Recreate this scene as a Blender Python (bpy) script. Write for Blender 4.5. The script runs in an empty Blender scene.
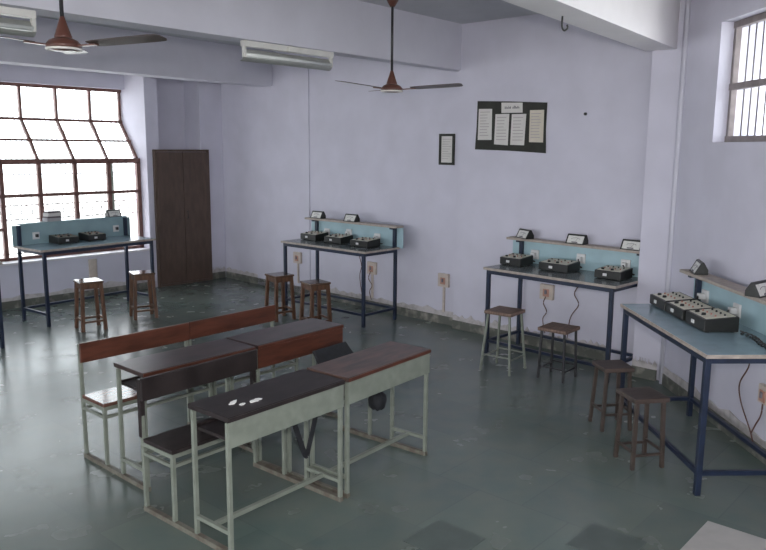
import bpy, bmesh, math, random
from mathutils import Vector, Matrix
random.seed(7)
SC = bpy.context.scene
COL = SC.collection
R = math.radians
S, CO = math.sin, math.cos

def dv(h):                      # unit vector of a compass heading (0 = straight ahead, + right)
    return Vector((S(R(h)), CO(R(h)), 0.0))
def rz(h):                      # z rotation that turns local +X onto heading h
    return R(90 - h)

# ------------------------------------------------------------------ materials
def mat(name, col, rough=0.6, metal=0.0, var=0.0, scale=8.0, col2=None, bump=0.0, spec=0.5, stretch=None, detail=4.0, pos=(0.35, 0.65)):
    m = bpy.data.materials.new(name); m.use_nodes = True
    nt = m.node_tree; b = nt.nodes['Principled BSDF']
    b.inputs['Base Color'].default_value = (*col, 1)
    b.inputs['Roughness'].default_value = rough
    b.inputs['Metallic'].default_value = metal
    b.inputs['Specular IOR Level'].default_value = spec
    if var or col2 or bump:
        tc = nt.nodes.new('ShaderNodeTexCoord'); mp = nt.nodes.new('ShaderNodeMapping')
        nt.links.new(tc.outputs['Object'], mp.inputs['Vector'])
        if stretch: mp.inputs['Scale'].default_value = stretch
        n = nt.nodes.new('ShaderNodeTexNoise'); n.inputs['Scale'].default_value = scale
        n.inputs['Detail'].default_value = detail
        nt.links.new(mp.outputs['Vector'], n.inputs['Vector'])
        if var or col2:
            cr = nt.nodes.new('ShaderNodeValToRGB')
            c2 = col2 if col2 else tuple(min(1, c * (1 + var)) for c in col)
            c1 = col if col2 else tuple(c * (1 - var) for c in col)
            cr.color_ramp.elements[0].position = pos[0]; cr.color_ramp.elements[0].color = (*c1, 1)
            cr.color_ramp.elements[1].position = pos[1]; cr.color_ramp.elements[1].color = (*c2, 1)
            nt.links.new(n.outputs['Fac'], cr.inputs['Fac'])
            nt.links.new(cr.outputs['Color'], b.inputs['Base Color'])
        if bump:
            bp = nt.nodes.new('ShaderNodeBump'); bp.inputs['Strength'].default_value = bump
            bp.inputs['Distance'].default_value = 0.01
            nt.links.new(n.outputs['Fac'], bp.inputs['Height'])
            nt.links.new(bp.outputs['Normal'], b.inputs['Normal'])
    return m

M = {}
M['wall'] = mat('lavender_plaster', (0.555, 0.545, 0.632), 0.75, var=0.035, scale=3.0, bump=0.05)
M['beam'] = mat('beam_plaster', (0.58, 0.575, 0.645), 0.75, var=0.03, scale=3.0, bump=0.04)
M['beam_daylit'] = mat('daylit_beam_plaster', (0.78, 0.755, 0.77), 0.75, var=0.03, scale=3.0)  # beam plaster lightened: window daylight on its face put into the colour
M['ceil'] = mat('ceiling_plaster', (0.50, 0.51, 0.54), 0.8, var=0.03, scale=3.0)
M['wood'] = mat('stool_wood', (0.105, 0.05, 0.027), 0.45, var=0.35, scale=10, stretch=(6, 6, 1))
M['seat_wood'] = mat('stool_seat_wood', (0.12, 0.075, 0.055), 0.13, var=0.3, scale=9, stretch=(1, 8, 1))
M['seat_pale'] = mat('worn_seat_wood', (0.17, 0.11, 0.085), 0.5, var=0.3, scale=9, stretch=(1, 8, 1))
M['dull_brown'] = mat('dull_brown_paint', (0.055, 0.04, 0.033), 0.5, var=0.25, scale=10)
M['dull_seat'] = mat('dull_brown_seat', (0.065, 0.045, 0.038), 0.5, var=0.25, scale=10, stretch=(1, 6, 1))
M['green_metal'] = mat('pale_green_paint', (0.195, 0.215, 0.180), 0.45, var=0.10, scale=14)
M['rust_runner'] = mat('rusty_green_paint', (0.17, 0.165, 0.135), 0.6, var=0.2, scale=18, col2=(0.11, 0.09, 0.07))
M['black_metal'] = mat('black_paint', (0.025, 0.025, 0.028), 0.4, var=0.2, scale=12)
M['navy'] = mat('navy_paint', (0.010, 0.018, 0.042), 0.4, var=0.2, scale=12)
M['top_black'] = mat('black_laminate', (0.024, 0.018, 0.018), 0.42, var=0.3, scale=7, stretch=(2, 1, 1), spec=0.3)
M['top_dark'] = mat('dark_brown_laminate', (0.05, 0.033, 0.030), 0.30, var=0.3, scale=7, stretch=(2, 1, 1), spec=0.4)
M['top_brown'] = mat('worn_brown_wood', (0.05, 0.038, 0.034), 0.36, scale=5, col2=(0.13, 0.075, 0.062), stretch=(5, 1, 1), spec=0.4)
M['red_wood'] = mat('red_brown_wood', (0.085, 0.028, 0.017), 0.35, var=0.3, scale=5, stretch=(4, 1, 6))
M['seat_brown'] = mat('varnished_seat_wood', (0.14, 0.07, 0.055), 0.10, var=0.3, scale=5, stretch=(5, 1, 1))
M['cupboard'] = mat('brown_board', (0.085, 0.055, 0.041), 0.5, var=0.18, scale=5, stretch=(3, 3, 1))
M['top_blue'] = mat('blue_grey_laminate', (0.25, 0.35, 0.40), 0.22, var=0.06, scale=10)
M['top_grey'] = mat('grey_laminate', (0.16, 0.18, 0.185), 0.2, var=0.08, scale=10)
M['edge'] = mat('beige_edge', (0.36, 0.31, 0.27), 0.5, var=0.15, scale=20)
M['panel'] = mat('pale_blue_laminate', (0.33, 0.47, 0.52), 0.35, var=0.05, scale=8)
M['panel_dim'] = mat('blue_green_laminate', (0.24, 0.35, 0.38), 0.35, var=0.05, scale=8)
M['black_case'] = mat('black_case', (0.014, 0.015, 0.014), 0.4, var=0.2, scale=20)
M['cream'] = mat('cream_faceplate', (0.62, 0.60, 0.50), 0.4, var=0.10, scale=30)
M['white_pl'] = mat('white_plastic', (0.62, 0.62, 0.62), 0.35, var=0.04, scale=20)
M['ivory'] = mat('ivory_board', (0.50, 0.43, 0.38), 0.5, var=0.08, scale=20)
M['socket_red'] = mat('pinkish_switch', (0.42, 0.22, 0.17), 0.5, var=0.1, scale=20)
M['meter_face'] = mat('meter_face', (0.66, 0.66, 0.63), 0.3, var=0.06, scale=30)
M['cable'] = mat('black_cable', (0.02, 0.018, 0.018), 0.5, var=0.1)
M['cable_brown'] = mat('brown_cable', (0.12, 0.06, 0.05), 0.5, var=0.1)
M['fan_brown'] = mat('brown_enamel', (0.115, 0.046, 0.034), 0.3, var=0.1, scale=10)
M['fan_blade'] = mat('brown_blade', (0.065, 0.042, 0.038), 0.35, var=0.15, scale=10)
M['fan_white'] = mat('white_trim', (0.75, 0.72, 0.68), 0.4, var=0.05, scale=10)
M['lamp_white'] = mat('white_enamel', (0.62, 0.61, 0.58), 0.4, var=0.04, scale=10)
M['reflector'] = mat('reflector_metal', (0.42, 0.43, 0.41), 0.3, metal=0.5, var=0.05, scale=10)
M['tube_glass'] = mat('tube_glass', (0.70, 0.72, 0.70), 0.15, var=0.03, scale=10)
M['win_frame'] = mat('brown_window_paint', (0.15, 0.07, 0.058), 0.5, var=0.2, scale=12)
M['win_grey'] = mat('grey_window_paint', (0.20, 0.17, 0.17), 0.5, var=0.15, scale=12)
M['grille'] = mat('grille_paint', (0.70, 0.64, 0.64), 0.5, var=0.1, scale=12)
M['grille_dark'] = mat('dark_grille_paint', (0.10, 0.085, 0.09), 0.5, var=0.1, scale=12)
M['post_green'] = mat('green_post_paint', (0.33, 0.42, 0.36), 0.5, var=0.1, scale=12)
M['paper'] = mat('paper', (0.60, 0.58, 0.56), 0.8, var=0.03, scale=12)
M['paper_old'] = mat('yellowed_paper', (0.56, 0.51, 0.43), 0.8, var=0.04, scale=12)
M['ink'] = mat('faded_ink', (0.40, 0.37, 0.37), 0.8, var=0.05)
M['ink_dark'] = mat('dark_ink', (0.16, 0.15, 0.17), 0.8, var=0.05)
M['black_paper'] = mat('black_chart_paper', (0.022, 0.023, 0.018), 0.75, var=0.2, scale=10)
M['scrap'] = mat('white_scrap', (0.85, 0.84, 0.82), 0.7, var=0.03)
M['sill'] = mat('sill_paint', (0.62, 0.60, 0.64), 0.5, var=0.05, scale=10)
M['book_a'] = mat('book_grey', (0.35, 0.35, 0.36), 0.6, var=0.1)
M['book_b'] = mat('book_dark', (0.10, 0.08, 0.09), 0.6, var=0.1)
M['bag'] = mat('black_cloth', (0.012, 0.013, 0.017), 0.8, var=0.25, scale=30, bump=0.2)
M['out_wall'] = mat('outside_plaster', (0.80, 0.72, 0.72), 0.8, var=0.05, scale=3)
M['out_ground'] = mat('outside_ground', (0.75, 0.72, 0.68), 0.9, var=0.1, scale=3)
M['nail'] = mat('dark_nail', (0.03, 0.03, 0.03), 0.6, var=0.05)

def floor_mat(name, c1, c2, c3, rough):
    m = bpy.data.materials.new(name); m.use_nodes = True
    nt = m.node_tree; b = nt.nodes['Principled BSDF']; L = nt.links
    tc = nt.nodes.new('ShaderNodeTexCoord')
    n1 = nt.nodes.new('ShaderNodeTexNoise'); n1.inputs['Scale'].default_value = 0.9; n1.inputs['Detail'].default_value = 5
    n2 = nt.nodes.new('ShaderNodeTexNoise'); n2.inputs['Scale'].default_value = 4; n2.inputs['Detail'].default_value = 3
    L.new(tc.outputs['Object'], n1.inputs['Vector']); L.new(tc.outputs['Object'], n2.inputs['Vector'])
    r1 = nt.nodes.new('ShaderNodeValToRGB')
    r1.color_ramp.elements[0].position = 0.32; r1.color_ramp.elements[0].color = (*c1, 1)
    r1.color_ramp.elements[1].position = 0.68; r1.color_ramp.elements[1].color = (*c2, 1)
    L.new(n1.outputs['Fac'], r1.inputs['Fac'])
    mx = nt.nodes.new('ShaderNodeMix'); mx.data_type = 'RGBA'; mx.blend_type = 'MIX'
    r2 = nt.nodes.new('ShaderNodeValToRGB')
    r2.color_ramp.elements[0].position = 0.40; r2.color_ramp.elements[0].color = (0, 0, 0, 1)
    r2.color_ramp.elements[1].position = 0.85; r2.color_ramp.elements[1].color = (0.45, 0.45, 0.45, 1)
    L.new(n2.outputs['Fac'], r2.inputs['Fac']); L.new(r2.outputs['Color'], mx.inputs[0])
    L.new(r1.outputs['Color'], mx.inputs[6]); mx.inputs[7].default_value = (*c3, 1)
    # slab joints
    mp = nt.nodes.new('ShaderNodeMapping'); mp.inputs['Rotation'].default_value = (0, 0, R(41.5))
    L.new(tc.outputs['Object'], mp.inputs['Vector'])
    br = nt.nodes.new('ShaderNodeTexBrick'); br.inputs['Scale'].default_value = 1.0
    br.inputs['Brick Width'].default_value = 0.58; br.inputs['Row Height'].default_value = 0.58
    br.inputs['Mortar Size'].default_value = 0.004; br.offset = 0.5
    br.inputs['Color1'].default_value = (0.92, 0.92, 0.92, 1); br.inputs['Color2'].default_value = (1.07, 1.07, 1.05, 1)
    br.inputs['Mortar'].default_value = (0.9, 0.9, 0.9, 1)
    L.new(mp.outputs['Vector'], br.inputs['Vector'])
    mu = nt.nodes.new('ShaderNodeMix'); mu.data_type = 'RGBA'; mu.blend_type = 'MULTIPLY'; mu.inputs[0].default_value = 1
    L.new(mx.outputs[2], mu.inputs[6]); L.new(br.outputs['Color'], mu.inputs[7])
    L.new(mu.outputs[2], b.inputs['Base Color'])
    ra = nt.nodes.new('ShaderNodeMapRange'); ra.inputs[3].default_value = rough - 0.05; ra.inputs[4].default_value = rough + 0.08
    L.new(n2.outputs['Fac'], ra.inputs[0]); L.new(ra.outputs[0], b.inputs['Roughness'])
    return m
M['floor'] = floor_mat('green_grey_stone', (0.092, 0.130, 0.120), (0.140, 0.172, 0.156), (0.185, 0.188, 0.160), 0.24)
M['tile_dark'] = mat('dark_green_stone', (0.088, 0.112, 0.102), 0.35, var=0.12, scale=8)
M['tile_pale'] = mat('pale_stone', (0.42, 0.41, 0.39), 0.4, var=0.08, scale=8)
M['skirt'] = mat('stained_stone_skirting', (0.10, 0.105, 0.09), 0.55, scale=9, col2=(0.30, 0.28, 0.25), pos=(0.48, 0.72), detail=8)
M['patch'] = mat('peeling_whitewash', (0.50, 0.47, 0.48), 0.8, scale=16, col2=(0.36, 0.34, 0.33), pos=(0.45, 0.7), detail=8)

def glass():
    m = bpy.data.materials.new('window_glass'); m.use_nodes = True; nt = m.node_tree
    for n in list(nt.nodes): nt.nodes.remove(n)
    o = nt.nodes.new('ShaderNodeOutputMaterial'); mx = nt.nodes.new('ShaderNodeMixShader')
    t = nt.nodes.new('ShaderNodeBsdfTransparent'); t.inputs['Color'].default_value = (0.93, 0.95, 0.95, 1)
    g = nt.nodes.new('ShaderNodeBsdfGlossy'); g.inputs['Roughness'].default_value = 0.02
    mx.inputs[0].default_value = 0.06
    nt.links.new(t.outputs[0], mx.inputs[1]); nt.links.new(g.outputs[0], mx.inputs[2]); nt.links.new(mx.outputs[0], o.inputs[0])
    return m
M['glass'] = glass()

# ------------------------------------------------------------------ mesh building
class MB:
    def __init__(s): s.v = []; s.f = []; s.sm = []
    def add(s, vs, fs, smooth=False):
        o = len(s.v); s.v += [tuple(v) for v in vs]
        for f in fs: s.f.append(tuple(o + i for i in f)); s.sm.append(smooth)
        return s
    def hexa(s, b, t): # bottom 4 (ccw from above), top 4
        return s.add(list(b) + list(t), [(3, 2, 1, 0), (4, 5, 6, 7), (0, 1, 5, 4), (1, 2, 6, 5), (2, 3, 7, 6), (3, 0, 4, 7)])
    def box(s, x0, x1, y0, y1, z0, z1):
        return s.hexa([(x0, y0, z0), (x1, y0, z0), (x1, y1, z0), (x0, y1, z0)], [(x0, y0, z1), (x1, y0, z1), (x1, y1, z1), (x0, y1, z1)])
    def prism(s, poly, z0, z1):
        n = len(poly); vs = [(p[0], p[1], z0) for p in poly] + [(p[0], p[1], z1) for p in poly]
        fs = [tuple(range(n - 1, -1, -1)), tuple(range(n, 2 * n))] + [(i, (i + 1) % n, n + (i + 1) % n, n + i) for i in range(n)]
        return s.add(vs, fs)
    def bar(s, p, q, w, h=None, up=(0, 0, 1)):
        h = h or w; p, q = Vector(p), Vector(q); d = (q - p).normalized(); u = Vector(up)
        if abs(d.dot(u)) > 0.98: u = Vector((1, 0, 0))
        a = d.cross(u).normalized() * w / 2; b = a.cross(d).normalized() * h / 2
        return s.add([p - a - b, p + a - b, p + a + b, p - a + b, q - a - b, q + a - b, q + a + b, q - a + b],
                     [(3, 2, 1, 0), (4, 5, 6, 7), (0, 1, 5, 4), (1, 2, 6, 5), (2, 3, 7, 6), (3, 0, 4, 7)])
    def tube(s, pts, r, n=8):
        pts = [Vector(p) for p in pts]; rings = []; vs = []
        ref = Vector((0, 0, 1))
        for i, p in enumerate(pts):
            d = (pts[min(i + 1, len(pts) - 1)] - pts[max(i - 1, 0)]).normalized()
            a = d.cross(ref)
            if a.length < 0.1: a = d.cross(Vector((1, 0, 0)))
            a.normalize(); b = d.cross(a)
            vs += [p + (a * CO(2 * math.pi * k / n) + b * S(2 * math.pi * k / n)) * r for k in range(n)]
        fs = [(i * n + k, i * n + (k + 1) % n, (i + 1) * n + (k + 1) % n, (i + 1) * n + k) for i in range(len(pts) - 1) for k in range(n)]
        fs += [tuple(range(n - 1, -1, -1)), tuple((len(pts) - 1) * n + k for k in range(n))]
        return s.add(vs, fs, True)
    def lathe(s, prof, n=24, c=(0, 0, 0)):
        vs = [(c[0] + r * CO(2 * math.pi * k / n), c[1] + r * S(2 * math.pi * k / n), c[2] + z) for r, z in prof for k in range(n)]
        fs = [(i * n + k, i * n + (k + 1) % n, (i + 1) * n + (k + 1) % n, (i + 1) * n + k) for i in range(len(prof) - 1) for k in range(n)]
        return s.add(vs, fs, True)
    def build(s, name, m, parent=None, bevel=0.0, label=None, loc=None, rot=None):
        me = bpy.data.meshes.new(name); me.from_pydata(s.v, [], s.f)
        bm = bmesh.new(); bm.from_mesh(me); bmesh.ops.recalc_face_normals(bm, faces=bm.faces)
        for f, sm in zip(bm.faces, s.sm): f.smooth = sm
        bm.to_mesh(me); bm.free()
        me.materials.append(M[m] if isinstance(m, str) else m)
        o = bpy.data.objects.new(name, me); COL.objects.link(o)
        if parent: o.parent = parent
        if loc is not None: o.location = loc
        if rot is not None: o.rotation_euler = rot
        if bevel:
            b = o.modifiers.new('bevel', 'BEVEL'); b.width = bevel; b.segments = 2; b.limit_method = 'ANGLE'; b.angle_limit = R(50)
        if label: o['label'] = label
        return o

def smooth_pts(pts, n=6):       # Catmull-Rom through pts
    P = [Vector(p) for p in pts]; P = [P[0] * 2 - P[1]] + P + [P[-1] * 2 - P[-2]]; out = []
    for i in range(1, len(P) - 2):
        a, b, c, d = P[i - 1:i + 3]
        for k in range(n):
            t = k / n
            out.append(0.5 * ((2 * b) + (c - a) * t + (2 * a - 5 * b + 4 * c - d) * t * t + (3 * b - a - 3 * c + d) * t ** 3))
    out.append(P[-2]); return out

def tag(o, label=None, cat=None, group=None, kind=None):
    if label: o['label'] = label
    if cat: o['category'] = cat
    if group: o['group'] = group
    if kind: o['kind'] = kind
    return o
def thing(name, label, cat, loc, rot=0.0, group=None):
    o = bpy.data.objects.new(name, None); COL.objects.link(o); o.empty_display_size = 0.1
    o.location = loc; o.rotation_euler = (0, 0, rot)
    return tag(o, label, cat, group)
def struct(name, mb, m, parent=None, bevel=0.0, label=None):
    o = mb.build(name, m, parent, bevel)
    if not parent: o['kind'] = 'structure'
    if label: o['label'] = label
    return o
def kids(o): return [c for c in bpy.data.objects if c.parent == o]
def copy_tree(o, parent=None):
    c = o.copy(); COL.objects.link(c)
    if parent: c.parent = parent
    for ch in kids(o):
        copy_tree(ch, c)
    return c

# ------------------------------------------------------------------ room plan
W0 = Vector((-3.203, 10.43, 0)); HW = 42.0; NW = dv(HW + 90)          # window wall, heading 42, room on its right
BR0 = Vector((.64, 8.30, 0)); HB = 134.0; NB = dv(HB + 90)            # back wall, right bay (stands 8 cm proud)
BL0 = BR0 - NB * .08
K = Vector((-2.388, 11.335, 0)); KR = Vector((2.3796, 6.620, 0))
def rwx(y): return 2.42 + (5.463 - y) * .035
def W(t, off=0.0, z=0.0): return W0 + dv(HW) * t + NW * off + Vector((0, 0, z))
def BK(t, off=0.0, z=0.0): return BR0 + dv(HB) * t + NB * off + Vector((0, 0, z))
def RWp(y, off=0.0, z=0.0): return Vector((rwx(y) + off, y, z))       # + off = out of the room
ZC, ZS = 3.235, 2.77

def wseg(mb, t0, t1, o0, o1, z0, z1): # block along window wall
    mb.prism([W(t0, o0)[:2], W(t1, o0)[:2], W(t1, o1)[:2], W(t0, o1)[:2]], z0, z1)
def bseg(mb, t0, t1, o0, o1, z0, z1):
    mb.prism([BK(t0, o0)[:2], BK(t1, o0)[:2], BK(t1, o1)[:2], BK(t0, o1)[:2]], z0, z1)

RY = -2.6
outer = [W(-12.0, -.7)[:2], W(1.9, -.7)[:2], BK(-4.6, -.5)[:2], (3.3, 6.0), (3.3, RY - .2), (W(-12)[0] - .6, RY - .2)]
struct('floor', MB().prism(outer, -.12, 0), 'floor')
struct('ceiling', MB().prism(outer, ZC, ZC + .15), 'ceil')

# window wall
WT0, WT1 = -2.815, -.04          # window opening in t
mb = MB()
wseg(mb, WT0, WT1, -.24, 0, 0, .53)                      # below the sill
wseg(mb, WT0, WT1, -.70, -.50, 2.73, ZC)                 # over the window
wseg(mb, WT1, .157, -.24, 0, 0, 1.76)                    # pier, thin below and deep above the sloping panes
prof = [(0, 1.76), (-.24, 1.76), (-.70, 2.31), (-.70, ZC), (0, ZC)]
mb.add([W(t, o, z) for t in (WT1, .157) for o, z in prof], [(0, 1, 2, 3, 4), (9, 8, 7, 6, 5)] + [(i, (i + 1) % 5, 5 + (i + 1) % 5, 5 + i) for i in range(5)])
wseg(mb, -12, WT0, -.70, 0, 0, ZC)
wseg(mb, .157, .83, -.70, -.38, 0, ZC)                   # niche back
wseg(mb, .83, 1.9, -.70, 0, 0, ZC)
struct('wall_left', mb, 'wall')
mb = MB(); wseg(mb, WT0, WT1, -.28, .02, .53, .555)
struct('trim_1', mb, 'sill', label='pale window sill ledge under the left window')

# back wall: left bay and the bay right of the beam (stands proud)
tK = (K - BL0).dot(dv(HB))
mb = MB()
bseg(mb, tK - .3, .195, -.40, -.08, 0, ZC)
bseg(mb, .195, 3.2, -.40, 0, 0, ZC)
bseg(mb, -3.471, -2.314, -.08, -.066, 0, ZC)             # shallow pilaster in the left bay
struct('wall_back', mb, 'wall')

# right wall with a high window
WY0, WY1, WZ0, WZ1 = 2.04, 5.64, 2.025, 2.875            # opening
def rblock(mb, ya, yb, z0, z1, o0=0.0, o1=.30):
    mb.prism([RWp(ya, o0)[:2], RWp(ya, o1)[:2], RWp(yb, o1)[:2], RWp(yb, o0)[:2]], z0, z1)
mb = MB()
rblock(mb, WY1, 7.0, 0, ZC); rblock(mb, RY, WY0, 0, ZC)
rblock(mb, WY0, WY1, 0, WZ0); rblock(mb, WY0, WY1, WZ1, ZC)
struct('wall_right', mb, 'wall')

# rear walls behind the camera; unseen openings added in the rear one for soft fill light
xl = W(-12)[0] - .5
mb = MB()
mb.box(xl, 3.0, RY - .2, RY, 0, .9); mb.box(xl, 3.0, RY - .2, RY, 2.6, ZC)
for x in (xl, -8.0, -5.0, -2.0, 1.0, 2.6): mb.box(x, x + .5, RY - .2, RY, .9, 2.6)
struct('wall_rear', mb, 'wall')

# column in the right corner with the beam it carries
P1 = Vector((2.203, 6.432, 0)); P2 = Vector((2.365, 6.278, 0))
dd = dv(44)
cpoly = [P1[:2], (P2 + Vector((.06, 0, 0)))[:2], (P2 + Vector((.2, .6, 0)))[:2], (P1 + dd * .40)[:2]]
struct('trim_2', MB().prism(cpoly, 0, ZC), 'wall', label='square lavender column in the right corner under the beam')
bd = dv(35.5)
q1 = Vector((2.165, 6.475, 0)); q2 = Vector((2.365, 6.33, 0))
struct('trim_3', MB().prism([q1[:2], q2[:2], (q2 - bd * 10.6)[:2], (q1 - bd * 10.6)[:2]], ZS, ZC), 'beam_daylit', label='deep ceiling beam ending on the corner column')
# beam between the two bays, and the beam over the left window
bd = dv(41.2)
q1 = Vector((.765, 8.20, 0)) - dv(134) * .075; q2 = q1 + dv(131.2) * .13; bn = dv(39.9)
struct('trim_4', MB().prism([(q1 + bd * .15)[:2], (q2 + bd * .15)[:2], (q2 - bn * 14)[:2], (q1 - bd * 14)[:2]], ZS, ZC), 'beam', label='long ceiling beam behind the two fans')
q2 = Vector((-2.73, 8.92, 0)); bd2 = dv(38); q1 = q2 + dv(308) * .25
struct('trim_5', MB().prism([(q1 + bd2 * 2.2)[:2], (q2 + bd2 * 2.0)[:2], (q2 - bd2 * 12)[:2], (q1 - bd2 * 12)[:2]], ZS, ZC), 'beam', label='ceiling beam over the left window and cupboard')
# plaster fillet / conduit beside the column
mb = MB(); c = Vector((rwx(6.21) - .012, 6.205, 0)); mb.tube([c, c + Vector((0, 0, ZC))], .018, 10)
struct('trim_6', mb, 'beam', label='pale vertical conduit between column and right wall')

# skirting
def skirt(name, pts, nrm, h=.095, th=.014):
    a, b = pts; n = nrm * th
    o = MB().prism([a[:2], b[:2], (b + n)[:2], (a + n)[:2]], 0, h)
    s = struct(name, o, 'skirt')
    o = MB(); n1 = nrm * (th * .55)
    rnd = random.Random(hash(name) % 999 if False else len(name)); k = 60; dirv = (b - a)
    vs = []; fs = []
    for i in range(k + 1):
        p = a + dirv * (i / k) + n1; zt = h + .035 + .03 * rnd.random() * (1 if rnd.random() < .7 else 1.8)
        vs += [(p.x, p.y, h - .01), (p.x, p.y, zt), (p.x - n1.x * .9, p.y - n1.y * .9, zt)]
    for i in range(k):
        fs += [(3 * i, 3 * i + 3, 3 * i + 4, 3 * i + 1), (3 * i + 1, 3 * i + 4, 3 * i + 5, 3 * i + 2)]
    o.add(vs, fs); w = o.build('whitewash_edge', 'patch', s)
    w['label'] = 'peeling pale edge above the skirting'
skirt('baseboard_back', (BK(tK + .02, -.08), BK(.195, -.08)), NB)
skirt('baseboard_1', (BK(.195, 0), BK(2.06, 0)), NB)
skirt('baseboard_2', (P1, P2), dv(227))
skirt('baseboard_right', (RWp(6.2), RWp(-2.4)), Vector((-1, 0, 0)))
skirt('baseboard_left', (W(WT0 - 4), W(.0)), NW)
skirt('baseboard_3', (W(.96), W(1.2)), NW)

# floor inlay slabs in the foreground
def tile(name, apex, s, m, lab):
    a = Vector((*apex, 0)); e, g = dv(131.5) * s, dv(221.5) * s
    o = MB().prism([(a)[:2], (a + e)[:2], (a + e + g)[:2], (a + g)[:2]], -.02, .0015).build(name, m, None)
    o['kind'] = 'structure'; o['label'] = lab
tile('floor_tile', (.31, 3.78), .30, 'tile_dark', 'dark green stone square in the floor, left of two')
tile('floor_tile.001', (1.13, 3.76), .30, 'tile_dark', 'dark green stone square in the floor, right of two')
tile('floor_tile.002', (1.76, 3.79), .42, 'tile_pale', 'pale stone square in the floor at lower right')

# ------------------------------------------------------------------ left window: upright lower part, sloping middle band, recessed top part
LO, UP = -.20, -.62
ZA, ZB, ZM, ZT = .555, 1.76, 2.29, 2.73
bays = [WT1 + (WT0 - WT1) * i / 6 for i in range(7)]
win = thing('window_1', 'large brown framed left window with sloping middle panes', 'window', W(-1.4, -.3, .55)); win['kind'] = 'structure'
del win['category']
def wp(t, off, z): return W(t, off, z) - win.location
fr = MB()
for i, t in enumerate(bays):
    w = .055 if i in (0, 6) else .05
    tt = t + (-.028 if i == 0 else .028 if i == 6 else 0)
    fr.bar(wp(tt, LO, ZA), wp(tt, LO, ZB), w, .05, up=NW)
    fr.bar(wp(tt, LO, ZB), wp(tt, UP, ZM), .035, .035, up=NW)
    fr.bar(wp(tt, UP, ZM), wp(tt, UP, ZT), .032, .04, up=NW)
for off, z, h in ((LO, ZA + .02, .035), (LO, 1.345, .04), (LO, ZB, .065), ((LO + UP) / 2, (ZB + ZM) / 2, .028), (UP, ZM, .035), (UP, ZT - .02, .04)):
    fr.bar(wp(WT0, off, z), wp(WT1, off, z), .05, h)
fr.bar(wp(WT0, LO, .94), wp(bays[4], LO, .94), .045, .035)
fr.build('window_frame', 'win_frame', win)
gl = MB()
for i in range(6):
    a, b = bays[i] - .02, bays[i + 1] + .02
    if i > 0:                      # the right-most lower sash stands open: no pane there
        gl.hexa([wp(b, LO - .004, ZA + .04), wp(a, LO - .004, ZA + .04), wp(a, LO + .002, ZA + .04), wp(b, LO + .002, ZA + .04)],
                [wp(b, LO - .004, ZB - .03), wp(a, LO - .004, ZB - .03), wp(a, LO + .002, ZB - .03), wp(b, LO + .002, ZB - .03)])
    gl.hexa([wp(b, LO - .006, ZB + .03), wp(a, LO - .006, ZB + .03), wp(a, LO, ZB + .03), wp(b, LO, ZB + .03)],
            [wp(b, UP - .006, ZM - .02), wp(a, UP - .006, ZM - .02), wp(a, UP, ZM - .02), wp(b, UP, ZM - .02)])
    gl.hexa([wp(b, UP - .006, ZM + .02), wp(a, UP - .006, ZM + .02), wp(a, UP, ZM + .02), wp(b, UP, ZM + .02)],
            [wp(b, UP - .006, ZT - .03), wp(a, UP - .006, ZT - .03), wp(a, UP, ZT - .03), wp(b, UP, ZT - .03)])
gl.build('window_glass', 'glass', win)
gr = MB()                          # outside security grille: rods and a band of scrolls
GO, GL = -.685, -.31
n = 42
for i in range(n + 1):
    t = WT0 + (WT1 - WT0) * i / n
    gr.tube([wp(t, GL, .53), wp(t, GL, 1.75), wp(t, GO, 2.31), wp(t, GO, 2.73)], .0045, 6)
for z in (.62, 1.04, 1.22, 1.6): gr.bar(wp(WT0, GL, z), wp(WT1, GL, z), .008, .014)
for i in range(0, n, 2):
    t0 = WT0 + (WT1 - WT0) * i / n; t1 = WT0 + (WT1 - WT0) * (i + 2) / n
    for sgn in (1, -1):
        pts = [wp(t0 + (t1 - t0) * k / 10, GL, 1.13 + sgn * .085 * S(math.pi * k / 10)) for k in range(11)]
        gr.tube(pts, .005, 6)
gr.build('security_grille', 'grille', win)
pm = MB(); pm.bar(wp(-.42, -.30, .56), wp(-.42, -.30, 1.74), .05, .05, up=NW)
pm.build('open_sash_edge', 'post_green', win, label='pale green upright of the open sash')

# right high window
win2 = thing('window_2', 'high window with vertical bars in the right wall', 'window', (rwx(5.04) + .11, 5.04, WZ0)); win2['kind'] = 'structure'
del win2['category']
fr = MB(); gl = MB(); gr = MB(); 
def w2(y, z, off=0.0): return Vector((rwx(y) + .11 + off, y, z)) - win2.location
ys = [WY0 + .025 + (WY1 - WY0 - .05) * i / 6 for i in range(7)]
for y in ys: fr.bar(w2(y, WZ0), w2(y, WZ1), .034, .04, up=(1, 0, 0))
for z in (WZ0 + .022, 2.42, WZ1 - .022): fr.bar(w2(WY0, z), w2(WY1, z), .045, .045)
for a in range(6):
    for k in range(1, 6):
        y = ys[a] + (ys[a + 1] - ys[a]) * k / 6
        gr.tube([w2(y, WZ0, .03), w2(y, WZ1, .03)], .005, 6)
    gl.hexa([w2(ys[a], WZ0 + .03, .058), w2(ys[a + 1], WZ0 + .03, .058), w2(ys[a + 1], WZ0 + .03, .052), w2(ys[a], WZ0 + .03, .052)],
            [w2(ys[a], WZ1 - .03, .058), w2(ys[a + 1], WZ1 - .03, .058), w2(ys[a + 1], WZ1 - .03, .052), w2(ys[a], WZ1 - .03, .052)])
fr.build('window_frame', 'win_grey', win2); gl.build('window_glass', 'glass', win2); gr.build('window_bar', 'grille_dark', win2)

# outside ground so the view through the panes has a base
g = MB().box(-60, 60, -60, 80, -1.6, -1.5); struct('ground', g, 'out_ground')

# ------------------------------------------------------------------ built-in cupboard
CW = .945
cup = thing('cupboard', 'tall brown two door cupboard set into the niche beside the left window', 'cupboard', W(.492, .0), rz(HW)); cup.scale = (CW, 1, 1)
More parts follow.
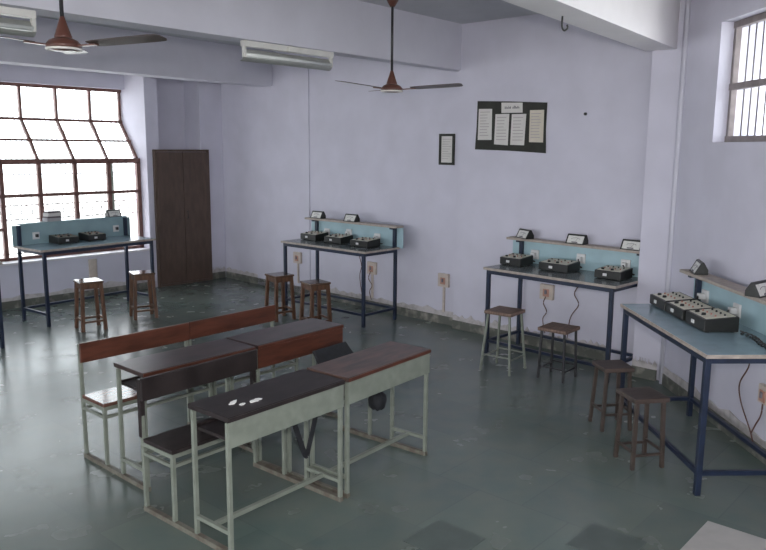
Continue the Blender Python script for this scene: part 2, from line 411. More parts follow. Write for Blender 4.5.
# local x along the wall, local y out of the room (into the niche)
MB().box(-.30, .34, .02, .34, .04, 1.86).build('body', 'cupboard', cup)
fm = MB(); fm.box(-.475, -.445, -.045, -.004, 0, 1.915); fm.box(.445, .475, -.045, -.004, 0, 1.915); fm.box(-.445, .445, -.045, -.004, 1.885, 1.915); fm.box(-.445, .445, -.045, -.004, 0, .03)
fm.build('door_frame', 'cupboard', cup, .003)
for a, b in ((-.443, -.003), (.003, .443)):
    d = MB().box(a, b, -.052, -.012, .034, 1.882).build('door', 'cupboard', cup, .004)
hm = MB(); hm.tube([(.04, -.052, .95), (.04, -.085, .95), (.04, -.085, 1.05), (.04, -.052, 1.05)], .006, 8)
hm.build('handle', 'black_metal', cup)

# ------------------------------------------------------------------ lab tables
TL, TD, TH = 1.386, .578, .85
def lab_table(label, ox, oy, w, L=TL, top='top_grey', front_rail=True, left_over=.074, right_over=.074, panel='panel', shelf=True, sockets=(), panel_top=1.075, nosh=False):
    t = thing('lab_table', label, 'table', (ox, oy, 0), rz(w), 'lab tables along the walls')
    o = MB().box(0, L, 0, TD, TH - .022, TH).build('tabletop', top, t, .003)
    e = MB(); e.box(-.004, L + .004, -.004, .0, TH - .023, TH - .001); e.box(-.004, 0, 0, TD, TH - .023, TH - .001); e.box(L, L + .004, 0, TD, TH - .023, TH - .001)
    e.build('edge_strip', 'edge', o)
    ix, iy, s = .043, .025, .032
    a = MB(); z = TH - .022 - .02
    a.bar((ix, iy, z), (L - ix, iy, z), s, .036); a.bar((ix, TD - iy, z), (L - ix, TD - iy, z), s, .036)
    a.bar((ix, iy, z), (ix, TD - iy, z), s, .036); a.bar((L - ix, iy, z), (L - ix, TD - iy, z), s, .036)
    a.build('apron_frame', 'navy', t)
    for x in (ix, L - ix):
        for y in (iy, TD - iy):
            MB().bar((x, y, 0), (x, y, TH - .024), .034).build('leg', 'navy', t, .003)
    z = .135
    if front_rail: MB().bar((ix, iy, z), (L - ix, iy, z), .026).build('lower_rail', 'navy', t)
    for x in (ix, L - ix): MB().bar((x, iy, z), (x, TD - iy, z), .026).build('lower_rail', 'navy', t)
    MB().bar((ix, TD - iy, z), (L - ix, TD - iy, z), .026).build('lower_rail', 'navy', t)
    if shelf:
        for x in (.047, L - .047):
            p = MB(); p.bar((x, TD - .035, TH), (x, TD - .035, 1.075), .036)
            if not nosh: p.bar((x, TD - .11, 1.065), (x, TD - .02, 1.065), .036, .02)
            p.build('shelf_post', 'navy', t, .002)
        pn = MB().box(-left_over, L + right_over, TD - .014, TD, TH - .01, 1.075).build('back_panel', panel, t, .002)
        if not nosh:
            sh = MB().box(-left_over, L + right_over, TD - .13, TD, 1.075, 1.097).build('shelf', 'edge', t, .002)
        else:
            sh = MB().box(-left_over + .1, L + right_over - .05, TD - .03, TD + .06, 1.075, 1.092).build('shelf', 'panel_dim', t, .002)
        for x, zz in sockets:
            k = MB().box(x - .045, x + .045, TD - .03, TD - .014, zz - .045, zz + .045).build('socket', 'white_pl', pn, .004)
            MB().box(x - .022, x + .022, TD - .075, TD - .03, zz - .02, zz + .02).build('plug', 'white_pl', k, .004)
    return t

e1 = dv(37.3); n1 = dv(-52.7)
f0 = Vector((-3.72, 7.17, 0)); o0 = f0 - e1 * (TL - .043) - n1 * .025
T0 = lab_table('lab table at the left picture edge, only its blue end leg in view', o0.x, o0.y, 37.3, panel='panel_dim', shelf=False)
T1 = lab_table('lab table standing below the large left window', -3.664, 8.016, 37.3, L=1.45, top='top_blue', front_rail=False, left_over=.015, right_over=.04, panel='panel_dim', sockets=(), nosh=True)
T2 = lab_table('lab table against the back wall nearest the cupboard', -1.23, 9.036, 131.83, right_over=.055, sockets=((.22, .93), (.60, .95), (1.06, .935)))
T3 = lab_table('lab table against the back wall under the notice board', .962, 7.122, 135.0, L=1.365, right_over=.0, sockets=((.20, .94), (.71, .955), (1.16, .95)))
T4 = lab_table('pale blue lab table against the right wall in the foreground', 1.754, 5.444, 178.0, top='top_blue', sockets=((.14, .935), (.60, .93)))

# socket holes on the window table's panel
for x in (.25, 1.28):
    k = MB().box(x - .04, x + .04, TD - .024, TD - .014, .905, .985).build('socket', 'white_pl', T1, .003)
    MB().box(x - .012, x + .012, TD - .06, TD - .024, .93, .965).build('plug', 'black_case', k, .003)

def on(t, x, y, z=0.0): return t.matrix_basis @ Vector((x, y, z))
bpy.context.view_layer.update()

# ------------------------------------------------------------------ instruments on the tables
def instrument(label, t, x, y, rot=0.0, w=.27, d=.22, h=.075, lead=None, face='cream'):
    p = on(t, x, y, TH); 
    o = thing('instrument_box', label, 'instrument', p, t.rotation_euler.z + rot, 'black bench instruments on the lab tables')
    hw, hd = w / 2, d / 2
    c = MB(); c.hexa([(-hw, -hd, .006), (hw, -hd, .006), (hw, hd, .006), (-hw, hd, .006)], [(-hw, -hd, h), (hw, -hd, h), (hw, hd, h + .018), (-hw, hd, h + .018)])
    c.build('case', 'black_case', o, .005)
    def zf(yy): return h + .018 * (yy + hd) / d
    b = .016
    f = MB(); ya, yb = -hd + b, hd - b
    f.hexa([(-hw + b, ya, zf(ya) - .004), (hw - b, ya, zf(ya) - .004), (hw - b, yb, zf(yb) - .004), (-hw + b, yb, zf(yb) - .004)],
           [(-hw + b, ya, zf(ya) + .002), (hw - b, ya, zf(ya) + .002), (hw - b, yb, zf(yb) + .002), (-hw + b, yb, zf(yb) + .002)])
    fo = f.build('faceplate', face, o)
    for i in range(4):
        for j in range(2):
            xx = -hw + .05 + i * (w - .1) / 3; yy = -.02 + j * .06
            MB().lathe([(.0, zf(yy) + .014), (.006, zf(yy) + .012), (.007, zf(yy))], 10, (xx, yy, 0)).build('terminal', 'black_case' if j else 'socket_red', fo)
    
    for xx in (-.07, 0.02):
        MB().lathe([(0, zf(-.07) + .018), (.013, zf(-.07) + .016), (.015, zf(-.07))], 12, (xx, -.065, 0)).build('knob', 'black_case', fo)
    sw = MB().box(-.04, -.005, -hd - .006, -hd + .004, .03, .052).build('switch', 'white_pl', o)
    for sx in (-1, 1):
        for sy in (-1, 1): MB().box(sx * (hw - .03) - .012, sx * (hw - .03) + .012, sy * (hd - .03) - .012, sy * (hd - .03) + .012, 0, .007).build('rubber_foot', 'black_case', o)
    if lead:                         # mains lead from the back of the case to the white plug
        q = on(t, *lead); q = o.matrix_basis.inverted() @ q
        pts = smooth_pts([(hw - .04, hd, .03), (hw - .0, hd + .03, .03), (q * .5 + Vector((hw * .5, hd * .5, .0)))[:], q[:]])
        MB().tube(pts, .006, 6).build('mains_lead', 'cable', o)
    return o
IN = [
 ('black instrument box with olive top, left one on the window table', T1, .50, .41, dict(w=.25, face='olive')),
 ('black instrument box with olive top, right one on the window table', T1, .86, .41, dict(w=.23, face='olive')),
 ('black instrument box on the table nearest the cupboard, left of its three', T2, .20, .36, dict(lead=(.22, TD - .075, .93))),
 ('black instrument box on the table nearest the cupboard, middle of its three', T2, .62, .36, dict(lead=(.60, TD - .075, .95))),
 ('black instrument box on the table nearest the cupboard, right of its three', T2, 1.08, .33, dict(lead=(1.06, TD - .075, .935))),
 ('small black instrument box under the notice board, left of its three', T3, .12, .36, dict(w=.24, lead=(.20, TD - .075, .94))),
 ('wide black instrument box with cream top under the notice board, middle of its three', T3, .60, .36, dict(w=.31, lead=(.71, TD - .075, .955))),
 ('black instrument box under the notice board, right of its three beside the column', T3, 1.155, .35, dict(w=.25, lead=(1.16, TD - .075, .95))),
 ('black instrument with cream face on the right wall table, farthest of its three', T4, .145, .315, dict(lead=(.14, TD - .075, .935))),
 ('black instrument with cream face on the right wall table, middle of its three', T4, .44, .315, dict(lead=(.60, TD - .075, .93))),
 ('black instrument with cream face on the right wall table, nearest of its three', T4, .76, .315, dict(h=.085)),
]
M['olive'] = mat('olive_faceplate', (0.17, 0.17, 0.12), 0.4, var=0.2, scale=30)
for lab, t, x, y, kw in IN: instrument(lab, t, x, y, **kw)

# galvanometers on desk stands, on the shelves
def meter(label, t, x, y=.515, rot=0.0, z=1.097, w=.19):
    o = thing('panel_meter', label, 'meter', on(t, x, y, z), t.rotation_euler.z + rot, 'small meters on the table shelves')
    hw = w / 2
    s = MB()
    for sx in (-1, 1):               # black side cheeks, sloping
        x0 = sx * hw; x1 = x0 - sx * .012
        s.add([(x0, -.05, 0), (x0, .045, 0), (x0, .045, .035), (x0, .015, .085), (x0, -.005, .085), (x1, -.05, 0), (x1, .045, 0), (x1, .045, .035), (x1, .015, .085), (x1, -.005, .085)],
              [(0, 1, 2, 3, 4), (9, 8, 7, 6, 5), (0, 1, 6, 5), (1, 2, 7, 6), (2, 3, 8, 7), (3, 4, 9, 8), (4, 0, 5, 9)])
    s.box(-hw, hw, -.005, .015, .073, .087); s.box(-hw, hw, -.05, .045, 0, .008)
    s.hexa([(-hw, .035, .0), (hw, .035, .0), (hw, .045, .0), (-hw, .045, .0)], [(-hw, .008, .08), (hw, .008, .08), (hw, .015, .08), (-hw, .015, .08)])
    s.build('meter_case', 'black_case', o, .002)
    f = MB(); f.hexa([(-hw + .012, -.042, .008), (hw - .012, -.042, .008), (hw - .012, -.034, .008), (-hw + .012, -.034, .008)],
                     [(-hw + .012, -.008, .073), (hw - .012, -.008, .073), (hw - .012, .0, .073), (-hw + .012, .0, .073)])
    fo = f.build('dial_face', 'meter_face', o)
    d = MB()
    def fp(u, v): return Vector((u, -.043 + .034 * v, .008 + .065 * v))
    pts = [fp(.055 * S(R(a)), .30 + .45 * CO(R(a))) for a in range(-55, 56, 10)]
    d.tube(pts, .0016, 5); d.bar(fp(0, .15), fp(.02, .7), .002)
    d.box(-.03, .03, -.046, -.042, .012, .022)
    d.build('dial_scale', 'ink_dark', fo)
    return o
meter('small meter on the window table shelf at its right end', T1, 1.27, y=.585, z=1.092, w=.18)
meter('small black meter on the shelf nearest the cupboard, left of its two', T2, .10, rot=.0)
meter('small black meter on the shelf nearest the cupboard, right of its two', T2, .68)
meter('small meter on the shelf under the notice board, left of its three', T3, .10, rot=-.4)
meter('small meter on the shelf under the notice board, middle of its three', T3, .68)
meter('white faced meter on the shelf under the notice board, beside the column', T3, 1.235)
meter('small white faced meter at the far end of the right wall shelf', T4, .10, rot=-.25)
meter('small dark meter at the right picture edge on the right wall shelf', T4, .93, rot=2.2)

# stack of books on the window table's shelf
zz = 1.092
for i, (w, d, h, m, lab) in enumerate(((.18, .10, .04, 'book_a', 'grey book at the bottom of the stack on the window table shelf'),
                            (.17, .10, .018, 'book_b', 'thin dark book second in the stack on the window table shelf'),
                            (.17, .10, .04, 'paper', 'pale book third in the stack on the window table shelf'),
                            (.16, .09, .018, 'book_b', 'thin dark book on top of the stack on the window table shelf'))):
    b = MB().box(-w / 2, w / 2, -d / 2, d / 2, 0, h)
    o = b.build('book', m, None, .002, loc=on(T1, .475 + .004 * i, .60, zz), rot=(0, 0, T1.rotation_euler.z + (.05, -.04, .08, -.02)[i])); zz += h
    tag(o, lab, 'book', 'stack of books on the window table shelf')

# ------------------------------------------------------------------ desk and bench units
d1, d2, d3, UL, UH, US = .262, .4525, .7216, .80, .712, .42
def unit(label, x, y, w, top, edge, panel, seat, back, back_z=(.626, .752), low_back=False):
    t = thing('bench_desk', label, 'desk', (x, y, 0), R(90 - w) - R(90), 'four bench desks in two rows')
    s = .0215; y0, y1 = .014, UL - .014
    for yy in (y0, y1):
        bz = back_z[1] - .01
        MB().bar((0, yy, 0), (-.012, yy, bz), s).build('leg', 'green_metal' if back != 'top_black' else 'green_metal', t, .002)
        if back == 'top_black' and not low_back: MB().box(-.0265, .002, yy - .014, yy + .014, US, bz).build('back_post', 'top_black', t, .002)
        MB().bar((d1, yy, 0), (d1, yy, US - .02), s).build('leg', 'green_metal', t, .002)
        MB().bar((d2, yy, 0), (d2, yy, UH - .03), s).build('leg', 'green_metal', t, .002)
        MB().bar((d3, yy, 0), (d3, yy, UH - .03), s).build('leg', 'green_metal', t, .002)
        MB().bar((-.012, yy, .013), (d3 + .012, yy, .013), .027).build('floor_runner', 'rust_runner', t)
        MB().bar((d2, yy, .12), (d3, yy, .12), .02).build('side_rail', 'green_metal', t)
        MB().bar((0, yy, US - .035), (d1, yy, US - .035), .022).build('seat_rail', 'green_metal', t)
    fb = (d2 + d3) / 2
    MB().bar((fb, y0, .118), (fb, y1, .118), .022).build('footrest', 'green_metal', t)
    sr = MB(); sr.bar((d1, y0, US - .035), (d1, y1, US - .035), .022); sr.bar((0, y0, US - .035), (0, y1, US - .035), .022)
    sr.bar((d1, y0, US - .09), (d1, y1, US - .09), .018); sr.bar((0, y0, US - .09), (0, y1, US - .09), .018)
    for yy in (y0, y1): sr.bar((0, yy, US - .09), (d1, yy, US - .09), .018)
    sr.build('seat_frame', 'green_metal', t)
    MB().box(-.002 + .015, d1 + .016, .0, UL, US - .022, US).build('seat', seat, t, .004)
    # backrest board
    z0, z1 = back_z
    if low_back:
        b = MB(); b.hexa([(.05, .50, .545), (.065, .50, .54), (.065, .86, .54), (.05, .86, .545)], [(.0, .49, .63), (.016, .50, .637), (.016, .82, .637), (.0, .82, .63)])
        b.build('backrest', 'bag', t, .004, label='short black board hanging low on its back legs')
    else:
        MB().box(.002, .02, .002, UL - .002, z0, z1).build('backrest', back, t, .003)
    # sloping-free desktop, book shelf and front panel
    dt = MB().box(d2 - .03, d3 + .022, .001, UL - .001, UH - .026, UH).build('desktop', top, t, .004)
    e = MB(); e.box(d3 + .022, d3 + .026, .003, UL - .003, UH - .023, UH - .003); e.build('front_edge', edge, dt)
    MB().box(d2 + .0, d3 - .02, .03, UL - .03, UH - .135, UH - .12).build('book_shelf', 'top_black', t)
    bs = MB(); bs.box(d2 - .012, d2 - .002, .03, UL - .03, UH - .135, UH - .11); bs.build('shelf_lip', 'top_black', t)
    MB().box(d3 + .0135, d3 + .019, .004, UL - .004, UH - .155, UH - .026).build('front_panel', panel, t, .001)
    return t
UA = unit('bench desk with black top and black backrest, front row left', -1.289, 3.850, 40.0, 'top_black', 'top_black', 'green_metal', 'top_black', 'top_black')
UB = unit('bench desk with worn brown top and pale green front, front row right', -.772, 4.468, 38.0, 'top_brown', 'red_wood', 'green_metal', 'top_black', 'top_black', back_z=(.54, .62), low_back=True)
UC = unit('bench desk with brown backrest and dark front panel, rear row left', -1.895, 4.560, 41.6, 'top_dark', 'red_wood', 'top_black', 'seat_brown', 'red_wood')
UD = unit('bench desk with red brown wooden front panel, rear row right', -1.366, 5.166, 40.2, 'top_dark', 'red_wood', 'red_wood', 'seat_brown', 'red_wood')
bpy.context.view_layer.update()

# paper scraps on the black desk
for k, (x, y, a, b, rot, lab) in enumerate(((.588, .154, .06, .022, .5, 'curved white paper scrap on the black desktop, leftmost of three'),
                             (.64, .170, .03, .018, .2, 'smallest white paper scrap on the black desktop, between two larger'),
                             (.645, .25, .065, .026, .1, 'white paper scrap on the black desktop, rightmost of three'))):
    mb = MB(); n = 14
    poly = [((b * .6 + .15 * b * S(3 * i + k)) * CO(2 * math.pi * i / n), (a * .6 + .1 * a * CO(2 * i + k)) * S(2 * math.pi * i / n)) for i in range(n)]
    mb.prism(poly, 0, .003)
    o = mb.build('paper_scrap', 'scrap', None, loc=on(UA, x, y, UH + .001), rot=(0, 0, UA.rotation_euler.z + rot))
    tag(o, lab, 'paper', 'white scraps on the black desk')

# dark bundle hanging below the brown desk, and strap hanging below the black desk
mb = MB()
mb.lathe([(.0, -.062), (.03, -.06), (.052, -.042), (.058, -.012), (.05, .022), (.028, .044), (.012, .056), (.0, .058)], 24)
mb.v = [(x * (1 + .13 * S(3 * math.atan2(y, x) + 20 * z)), y * (1.1 + .12 * CO(4 * math.atan2(y, x) - 30 * z)), z + .006 * S(5 * math.atan2(y, x))) for x, y, z in mb.v]
bag = thing('cloth_bundle', 'round black bundle hanging below the worn brown desk', 'bag', on(UB, .50, .57, .385))
mb.build('bag_body', 'bag', bag)
MB().tube([(0, 0, .05), (0, 0, .12), (0, 0, .188)], .009, 8).build('hanging_cord', 'green_metal', bag, label='pale green cord it hangs by')
mb = MB()
def strap(pts, wd=.03):
    P = smooth_pts(pts, 5)
    for i in range(len(P) - 1): mb.bar(P[i], P[i + 1], .006, wd, up=(0, 0, 1))
sp = thing('strap', 'black strap hanging in a V below the black desk', 'strap', on(UA, .60, .60, .57), UA.rotation_euler.z)
P = smooth_pts([(0, -.07, .0), (.0, -.04, -.09), (.0, .02, -.25), (.0, .045, -.29), (.0, .06, -.25), (.0, .11, -.10), (.0, .13, .0)], 5)
for i in range(len(P) - 1): mb.bar(P[i], P[i + 1], .03, .008, up=(1, 0, 0))
mb.build('webbing', 'bag', sp)

# ------------------------------------------------------------------ stools
def wooden_stool(label, x, y, h, rot, m='wood', ms='seat_wood', sw=.125, legw=.036, apron=True, splay=.03, grp='wooden stools', rung_z=.10, seat_t=.022):
    t = thing('stool', label, 'stool', (x, y, 0), rot, grp)
    MB().box(-sw, sw, -sw, sw, h - seat_t, h).build('seat', ms, t, .006)
    a = sw - .028; b = sw - .028 + splay
    for sx in (-1, 1):
        for sy in (-1, 1):
            MB().bar((sx * b, sy * b, 0), (sx * a, sy * a, h - seat_t), legw, legw, up=(0, 1, 0)).build('leg', m, t, .003)
    f = (rung_z) / h; c = b + (a - b) * f
    rw = legw * .6
    for s in (-1, 1):
        MB().bar((-c, s * c, rung_z), (c, s * c, rung_z), rw).build('rung', m, t)
        MB().bar((s * c, -c, rung_z + .02), (s * c, c, rung_z + .02), rw).build('rung', m, t)
    if apron:
        ap = MB(); z = h - seat_t - .03
        for s in (-1, 1):
            ap.bar((-a, s * a, z), (a, s * a, z), .018, .055); ap.bar((s * a, -a, z), (s * a, a, z), .018, .055)
        ap.build('apron', m, t)
    return t
wooden_stool('wooden stool with glaring white seat top, left one by the window table', -3.17, 8.0, .535, R(38), splay=.022)
wooden_stool('wooden stool with plain brown seat, right one by the window table', -2.78, 8.58, .53, R(30), splay=.022)
wooden_stool('wooden stool by the table nearest the cupboard, left of its two', -1.19, 8.55, .525, R(38), splay=.022)
wooden_stool('wooden stool by the table nearest the cupboard, right of its two', -.735, 8.08, .525, R(35), splay=.022)
wooden_stool('stool with wooden seat on pale green metal legs under the notice board', 1.09, 6.59, .55, R(52), m='green_metal', ms='seat_pale', sw=.135, legw=.019, apron=False, splay=.04, grp='metal legged stools', rung_z=.13, seat_t=.03)
wooden_stool('stool with worn wooden seat on thin black metal legs under the notice board', 1.525, 6.36, .455, R(50), m='black_metal', ms='seat_pale', sw=.135, legw=.019, apron=False, splay=.012, grp='metal legged stools', rung_z=.09, seat_t=.03)
wooden_stool('dull brown stool by the right wall table, farther of its two', 1.645, 5.20, .46, R(8), m='dull_brown', ms='dull_seat', sw=.112, legw=.024, apron=False, splay=.02, grp='dull brown stools', rung_z=.12, seat_t=.03)
wooden_stool('dull brown stool by the right wall table, nearer of its two', 1.64, 4.56, .46, R(12), m='dull_brown', ms='dull_seat', sw=.118, legw=.024, apron=False, splay=.012, grp='dull brown stools', rung_z=.09, seat_t=.03)

# ------------------------------------------------------------------ ceiling fans
def fan(label, x, y, z, ang):
    t = thing('ceiling_fan', label, 'fan', (x, y, z), R(ang), 'brown ceiling fans')
    MB().tube([(0, 0, .10), (0, 0, ZC - z)], .011, 10).build('down_rod', 'black_metal', t)
    MB().lathe([(.0, ZC - z), (.055, ZC - z), (.05, ZC - z - .04), (.02, ZC - z - .09), (.0, ZC - z - .09)], 20).build('ceiling_cup', 'fan_brown', t)
    MB().lathe([(0, .145), (.012, .145), (.018, .125), (.036, .07), (.046, .04), (.046, .03), (0, .03)], 22).build('lower_cup', 'fan_brown', t)
    m = MB().lathe([(0, .035), (.04, .035), (.075, .018), (.095, -.004), (.092, -.022), (.06, -.036), (0, -.038)], 28).build('motor', 'fan_brown', t)
    MB().lathe([(.0935, -.022), (.098, -.027), (.094, -.033), (.086, -.035), (.086, -.03)], 28).build('motor_rim', 'fan_white', m, label='thin white rim round the motor')
    for k in range(3):
        a = R(120 * k)
        b = MB(); rot = Matrix.Rotation(a, 4, 'Z')
        prof = [(.17, .045), (.22, .058), (.40, .064), (.56, .066), (.60, .060), (.615, .035)]
        vs = []; 
        for r_, w_ in prof:
            tw = R(-7)
            for sg, th in ((-1, 0), (1, 0), (1, .004), (-1, .004)):
                vs.append(rot @ Vector((r_, sg * w_ * CO(tw), -.005 + sg * w_ * S(tw) + th + .05 * (r_ - .17))))
        fs = [(3, 2, 1, 0)]
        for i in range(len(prof) - 1):
            o = 4 * i; fs += [(o + j, o + (j + 1) % 4, o + 4 + (j + 1) % 4, o + 4 + j) for j in range(4)]
        o = 4 * (len(prof) - 1); fs.append((o, o + 1, o + 2, o + 3))
        b.add(vs, fs); bl = b.build('blade', 'fan_blade', t)
        ir = MB(); p, q = rot @ Vector((.10, 0, -.012)), rot @ Vector((.21, 0, -.008))
        ir.bar(p, q, .035, .008); ir.build('blade_arm', 'fan_brown', bl)
    return t
fan('brown ceiling fan at upper left before the large window', -1.765, 4.30, 2.515, -15)
fan('brown ceiling fan hanging near the middle before the back wall', .062, 6.70, 2.475, -15)

# ------------------------------------------------------------------ tube lights under the long beam
def tube_light(label, p, h):
    t = thing('tube_light', label, 'lamp', p, rz(h), 'fluorescent tube fittings')
    L = .48
    MB().box(-L, L, -.028, .028, -.045, 0).build('batten', 'lamp_white', t, .004)
    MB().box(-.06, .08, -.065, -.028, -.05, -.005).build('ballast', 'lamp_white', t, .004)
    r = MB()
    prof = [(-.035, -.06), (-.05, -.075), (-.062, -.10), (-.06, -.125), (-.045, -.143), (-.02, -.152), (-.018, -.149), (-.043, -.14), (-.057, -.124), (-.059, -.10), (-.047, -.077), (-.033, -.063)]
    prof = [(y + .05, z) for y, z in prof]
    n = len(prof); vs = [(-L, y, z) for y, z in prof] + [(L, y, z) for y, z in prof]
    r.add(vs, [(i, (i + 1) % n, n + (i + 1) % n, n + i) for i in range(n)] + [tuple(range(n)), tuple(range(2 * n - 1, n - 1, -1))])
    r.build('reflector', 'reflector', t)
    MB().tube([(-L + .02, -.012, -.105), (L - .02, -.012, -.105)], .014, 12).build('tube', 'tube_glass', t)
    for s in (-1, 1):
        x = s * (L - .012)
        MB().bar((x, .0, -.02), (x, -.005, -.125), .024, .03, up=(0, 1, 0)).build('lamp_holder', 'lamp_white', t, .003)
    return t
bl = dv(41.2)
bq = Vector((.765, 8.20, 0)) + dv(131.2) * .055
c1 = bq - bl * 2.40
tube_light('long tube light fitting under the beam, right of the left fan', (c1.x, c1.y, ZS), 41.2)
c2 = bq - bl * 4.95
tube_light('tube light fitting cut off by the upper left picture corner', (c2.x, c2.y, ZS), 41.2)

# hook in the right beam, nail in the wall
o = MB().tube(smooth_pts([(0, 0, .0), (0, 0, -.06), (.015, 0, -.085), (.035, 0, -.07), (.03, 0, -.05)]), .006, 8).build('ceiling_hook', 'nail', None, loc=(1.085, 4.82, ZS))
tag(o, 'small iron hook under the beam at upper right', 'hook')
p = BK(1.697, .012, 2.288)
o = MB().lathe([(0, -.014), (.012, -.012), (.016, 0), (.012, .012), (0, .014)], 12).build('wall_nail', 'nail', None, loc=p)
tag(o, 'dark nail head in the wall between notice board and column', 'nail')

# ------------------------------------------------------------------ notice board and framed notice
def wall_poly(pts, o0, o1, org):  # pts are (t, z) on the back wall
    mb = MB(); n = len(pts)
    vs = [BK(t, o0, z) - org for t, z in pts] + [BK(t, o1, z) - org for t, z in pts]
    mb.add(vs, [tuple(range(n)), tuple(range(2 * n - 1, n - 1, -1))] + [(i, (i + 1) % n, n + (i + 1) % n, n + i) for i in range(n)]); return mb
org = BK(.87, 0, 1.95)
nb = thing('notice_board', 'black notice board with four typed sheets on the back wall', 'notice board', org)
wall_poly([(.455, 2.447), (.85, 2.43), (1.283, 2.405), (1.279, 2.15), (1.291, 1.925), (.87, 1.945), (.438, 1.955), (.452, 2.2)], .002, .010, org).build('board', 'black_paper', nb)
sheets = [([(.478, 2.367), (.644, 2.363), (.648, 2.053), (.474, 2.053)], 'paper', 9), ([(.689, 2.309), (.856, 2.309), (.850, 1.999), (.682, 2.009)], 'paper', 8),
          ([(.887, 2.304), (1.056, 2.304), (1.044, 2.000), (.879, 2.004)], 'paper', 8), ([(1.097, 2.338), (1.257, 2.337), (1.259, 2.028), (1.100, 2.031)], 'paper_old', 9)]
for pts, m, nl in sheets:
    sh = wall_poly(pts, .012, .014, org).build('sheet', m, nb, label='yellowed typed sheet' if m == 'paper_old' else None)
    tx = MB(); rnd = random.Random(nl + len(m))
    (ta, za), (tb, zb), _, (td, zd) = pts
    for i in range(nl):              # lines of type too small to read
        z = za - .03 - (za - zd - .05) * i / nl; a = ta + .018; b = tb - .02 - rnd.random() * .05
        wv = [(a, z), (b, z), (b, z - .008), (a, z - .008)]
        n = 4; vs = [BK(t, .0143, q) - org for t, q in wv] + [BK(t, .0147, q) - org for t, q in wv]
        tx.add(vs, [(0, 1, 2, 3), (7, 6, 5, 4), (0, 1, 5, 4), (1, 2, 6, 5), (2, 3, 7, 6), (3, 0, 4, 7)])
    tx.build('typed_lines', 'ink', sh)
tc = wall_poly([(.758, 2.421), (1.007, 2.413), (1.012, 2.317), (.762, 2.319)], .012, .015, org).build('title_card', 'paper', nb)
tx = MB(); rnd = random.Random(3); t = .80
while t < .975:                      # blurred heading, strokes of uneven height
    w = .006 + .007 * rnd.random(); h = .014 + .016 * rnd.random()
    if abs(t - .875) > .012:
        vs = [BK(a, o_, z) - org for o_ in (.0153, .0157) for a, z in ((t, 2.358), (t + w, 2.358), (t + w, 2.358 + h), (t, 2.358 + h))]
        tx.add(vs, [(0, 1, 2, 3), (7, 6, 5, 4), (0, 1, 5, 4), (1, 2, 6, 5), (2, 3, 7, 6), (3, 0, 4, 7)])
    t += w + .004
tx.build('heading', 'ink_dark', tc)

org = BK(0, -.08, 1.78)
fn = thing('framed_notice', 'small black framed paper notice on the wall left of the notice board', 'picture frame', org)
OF = -.08
def fpoly(pts, o0, o1): return wall_poly(pts, OF + o0, OF + o1, org)
x0, x1, z0, z1 = -.110, .102, 1.785, 2.12; b = .026
mbf = MB()
for pts in ([(x0, z0), (x1, z0), (x1, z0 + b), (x0, z0 + b)], [(x0, z1 - b), (x1, z1 - b), (x1, z1), (x0, z1)], [(x0, z0 + b), (x0 + b, z0 + b), (x0 + b, z1 - b), (x0, z1 - b)], [(x1 - b, z0 + b), (x1, z0 + b), (x1, z1 - b), (x1 - b, z1 - b)]):
    m_ = fpoly(pts, .002, .02); mbf.add(m_.v, m_.f)
mbf.build('frame', 'black_paper', fn)
sh = fpoly([(x0 + b, z0 + b), (x1 - b, z0 + b), (x1 - b, z1 - b), (x0 + b, z1 - b)], .004, .008).build('paper', 'paper', fn)
tx = MB()
for i in range(9):
    z = z1 - b - .03 - i * .026
    m_ = fpoly([(x0 + b + .015, z), (x1 - b - .02 - .02 * (i % 3), z), (x1 - b - .02 - .02 * (i % 3), z - .006), (x0 + b + .015, z - .006)], .0083, .0088); tx.add(m_.v, m_.f)
tx.build('typed_lines', 'ink', sh)

# ------------------------------------------------------------------ wall sockets, conduits and hanging cables
def wall_socket(label, p, nrm, hd, conduit=True, big=.075):
    t = thing('wall_socket', label, 'socket', p, rz(hd), 'wall sockets below the tables')
    # local x along the wall, local y into the wall
    MB().box(-big, big, -.035, -.001, -big, big).build('socket_board', 'ivory', t, .004)
    MB().box(-.035, .035, -.042, -.035, -.045, .03).build('socket_plate', 'socket_red', t, .003)
    MB().box(-.012, .012, -.052, -.042, -.02, .02).build('switch', 'ink_dark', t, .002)
    if conduit: MB().box(-.012, .012, -.02, -.001, -p.z + .14, -big).build('conduit', 'ivory', t)
    return t
wall_socket('ivory wall socket left end under the table nearest the cupboard', BK(-2.542, -.066, .49), NB, HB)
wall_socket('ivory wall socket right end under the table nearest the cupboard', BK(-1.138, -.08, .51), NB, HB)
wall_socket('ivory wall socket on bare wall between the two back tables', BK(.0, -.08, .505), NB, HB)
wall_socket('ivory wall socket on the wall below the notice board table', BK(1.382, 0, .575), NB, HB, False)
wall_socket('reddish wall socket at the right picture edge below the right table', RWp(4.60, 0, .44), None, 178, False, .06)
o = MB().box(-.055, .055, -.022, -.001, .12, .50).build('stain_strip', 'ivory', None, .004, loc=W(-.90), rot=(0, 0, rz(HW)))  # thin raised strip standing in for a beige stain on the wall
tag(o, 'beige upright cable casing on the wall under the left window', 'cable casing')

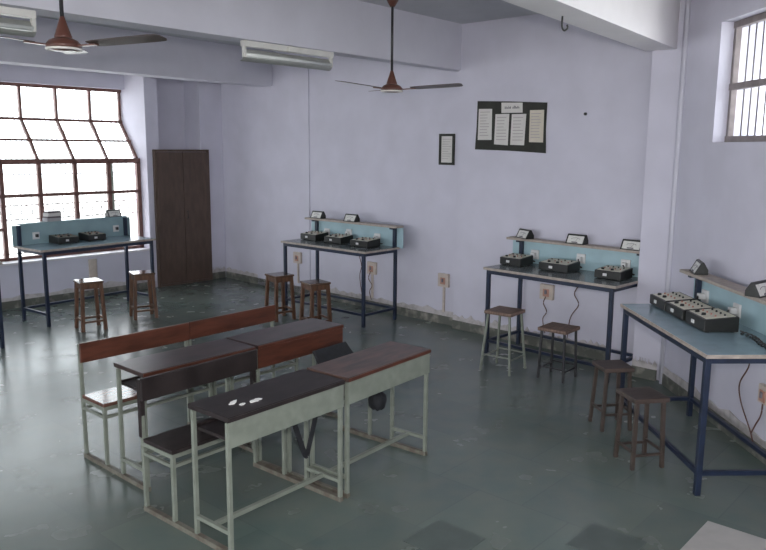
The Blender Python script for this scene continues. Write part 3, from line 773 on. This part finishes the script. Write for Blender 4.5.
def cable(label, pts, r=.005, m='cable_brown'):
    p0 = Vector(pts[0]); o = MB().tube(smooth_pts([Vector(p) - p0 for p in pts]), r, 6).build('cable', m, None, loc=p0)
    return tag(o, label, 'cable', 'thin cables hanging below the tables')
def bk(t, off, z): return BK(t, off, z)[:]
cable('wavy cable hanging from the right wall table edge to the skirting', [RWp(4.83, -.02, .83), RWp(4.84, -.03, .70), RWp(4.80, -.03, .58), RWp(4.90, -.03, .42), RWp(4.86, -.03, .30), RWp(4.72, -.03, .16), RWp(4.66, -.03, .08)])
cable('short cable drooping from the reddish socket at the right picture edge', [RWp(4.60, -.03, .39), RWp(4.61, -.03, .30), RWp(4.66, -.03, .22), RWp(4.70, -.03, .15)])
cable('wavy cable dropping behind the notice board table beside its socket', [bk(1.72, .03, .83), bk(1.73, .03, .70), bk(1.69, .03, .60), bk(1.74, .03, .50), bk(1.66, .03, .36), bk(1.63, .03, .12)])
cable('short cable drooping from the socket below the notice board table', [bk(1.382, .04, .53), bk(1.36, .04, .46), bk(1.40, .04, .38), bk(1.36, .04, .30), bk(1.385, .03, .16)])
cable('wavy cable dropping behind the cupboard side table, left of two', [bk(-1.33, -.05, .83), bk(-1.35, -.05, .66), bk(-1.31, -.05, .52), bk(-1.34, -.05, .38), bk(-1.30, -.05, .16)])
cable('wavy cable drooping from the right socket under the cupboard side table', [bk(-1.138, -.035, .47), bk(-1.17, -.035, .38), bk(-1.11, -.035, .30), bk(-1.15, -.035, .22), bk(-1.12, -.035, .12)])
# coiled lead lying on the right table
pts = []
for k in range(60):
    u = k / 59; pts.append(on(T4, .92 + .42 * u, .42 + .02 * S(6 * u) + .018 * S(k * 1.1), TH + .012 + .009 * CO(k * 1.1)))
p0 = pts[0]; o = MB().tube([p - p0 for p in pts], .004, 6).build('cable', 'cable', None, loc=p0)
tag(o, 'coiled black lead lying on the pale blue right wall table', 'cable')

# ------------------------------------------------------------------ light
w = bpy.data.worlds.new('sky'); SC.world = w; w.use_nodes = True
bg = w.node_tree.nodes['Background']; bg.inputs['Color'].default_value = (0.93, 0.96, 1.0, 1); bg.inputs['Strength'].default_value = 7.0
def area(name, loc, direction, sx, sy, power=0, portal=False, col=(1, 1, 1)):
    l = bpy.data.lights.new(name, 'AREA'); l.shape = 'RECTANGLE'; l.size = sx; l.size_y = sy; l.energy = power; l.color = col
    if portal: l.cycles.is_portal = True
    o = bpy.data.objects.new(name, l); COL.objects.link(o); o.location = loc
    o.rotation_euler = Vector(direction).to_track_quat('-Z', 'Y').to_euler(); return o
area('window_portal', W((WT0 + WT1) / 2, -.75, 1.65), NW, 2.9, 2.3, portal=True)
area('window_portal', (rwx(3.84) + .36, 3.84, 2.45), (-1, 0, 0), 3.7, .95, portal=True)
area('rear_portal', ((xl + 2.8) / 2, RY - .25, 1.75), (0, 1, 0), 13.5, 1.8, portal=True)
# the camera's flash gun, just above the lens
pit, rol, F = R(9.6026), R(.4689), 755.1014
fw = Vector((0, CO(pit), -S(pit)))
fl = area('camera_flash', (0.02, .05, 2.15), fw, .06, .04, 60, col=(1.0, .95, .90))

# ------------------------------------------------------------------ camera
cam = bpy.data.cameras.new('camera'); co = bpy.data.objects.new('camera', cam); COL.objects.link(co)
r = Vector((1, 0, 0)); up = r.cross(fw)
r2 = r * CO(rol) + up * S(rol); u2 = up * CO(rol) - r * S(rol)
m3 = Matrix((r2, u2, -fw)).transposed()
co.matrix_world = Matrix.Translation((0, 0, 1.97)) @ m3.to_4x4()
cam.sensor_width = 36; cam.lens = 36 * F / 766; cam.clip_start = .02; cam.clip_end = 300
SC.camera = co
SC.view_settings.view_transform = 'Standard'; SC.view_settings.look = 'None'; SC.view_settings.gamma = 1
SC.view_settings.use_curve_mapping = False
SC.view_settings.exposure = 0.08
SC.cycles.use_denoising = True
SC.cycles.max_bounces = 8
SC.cycles.diffuse_bounces = 5
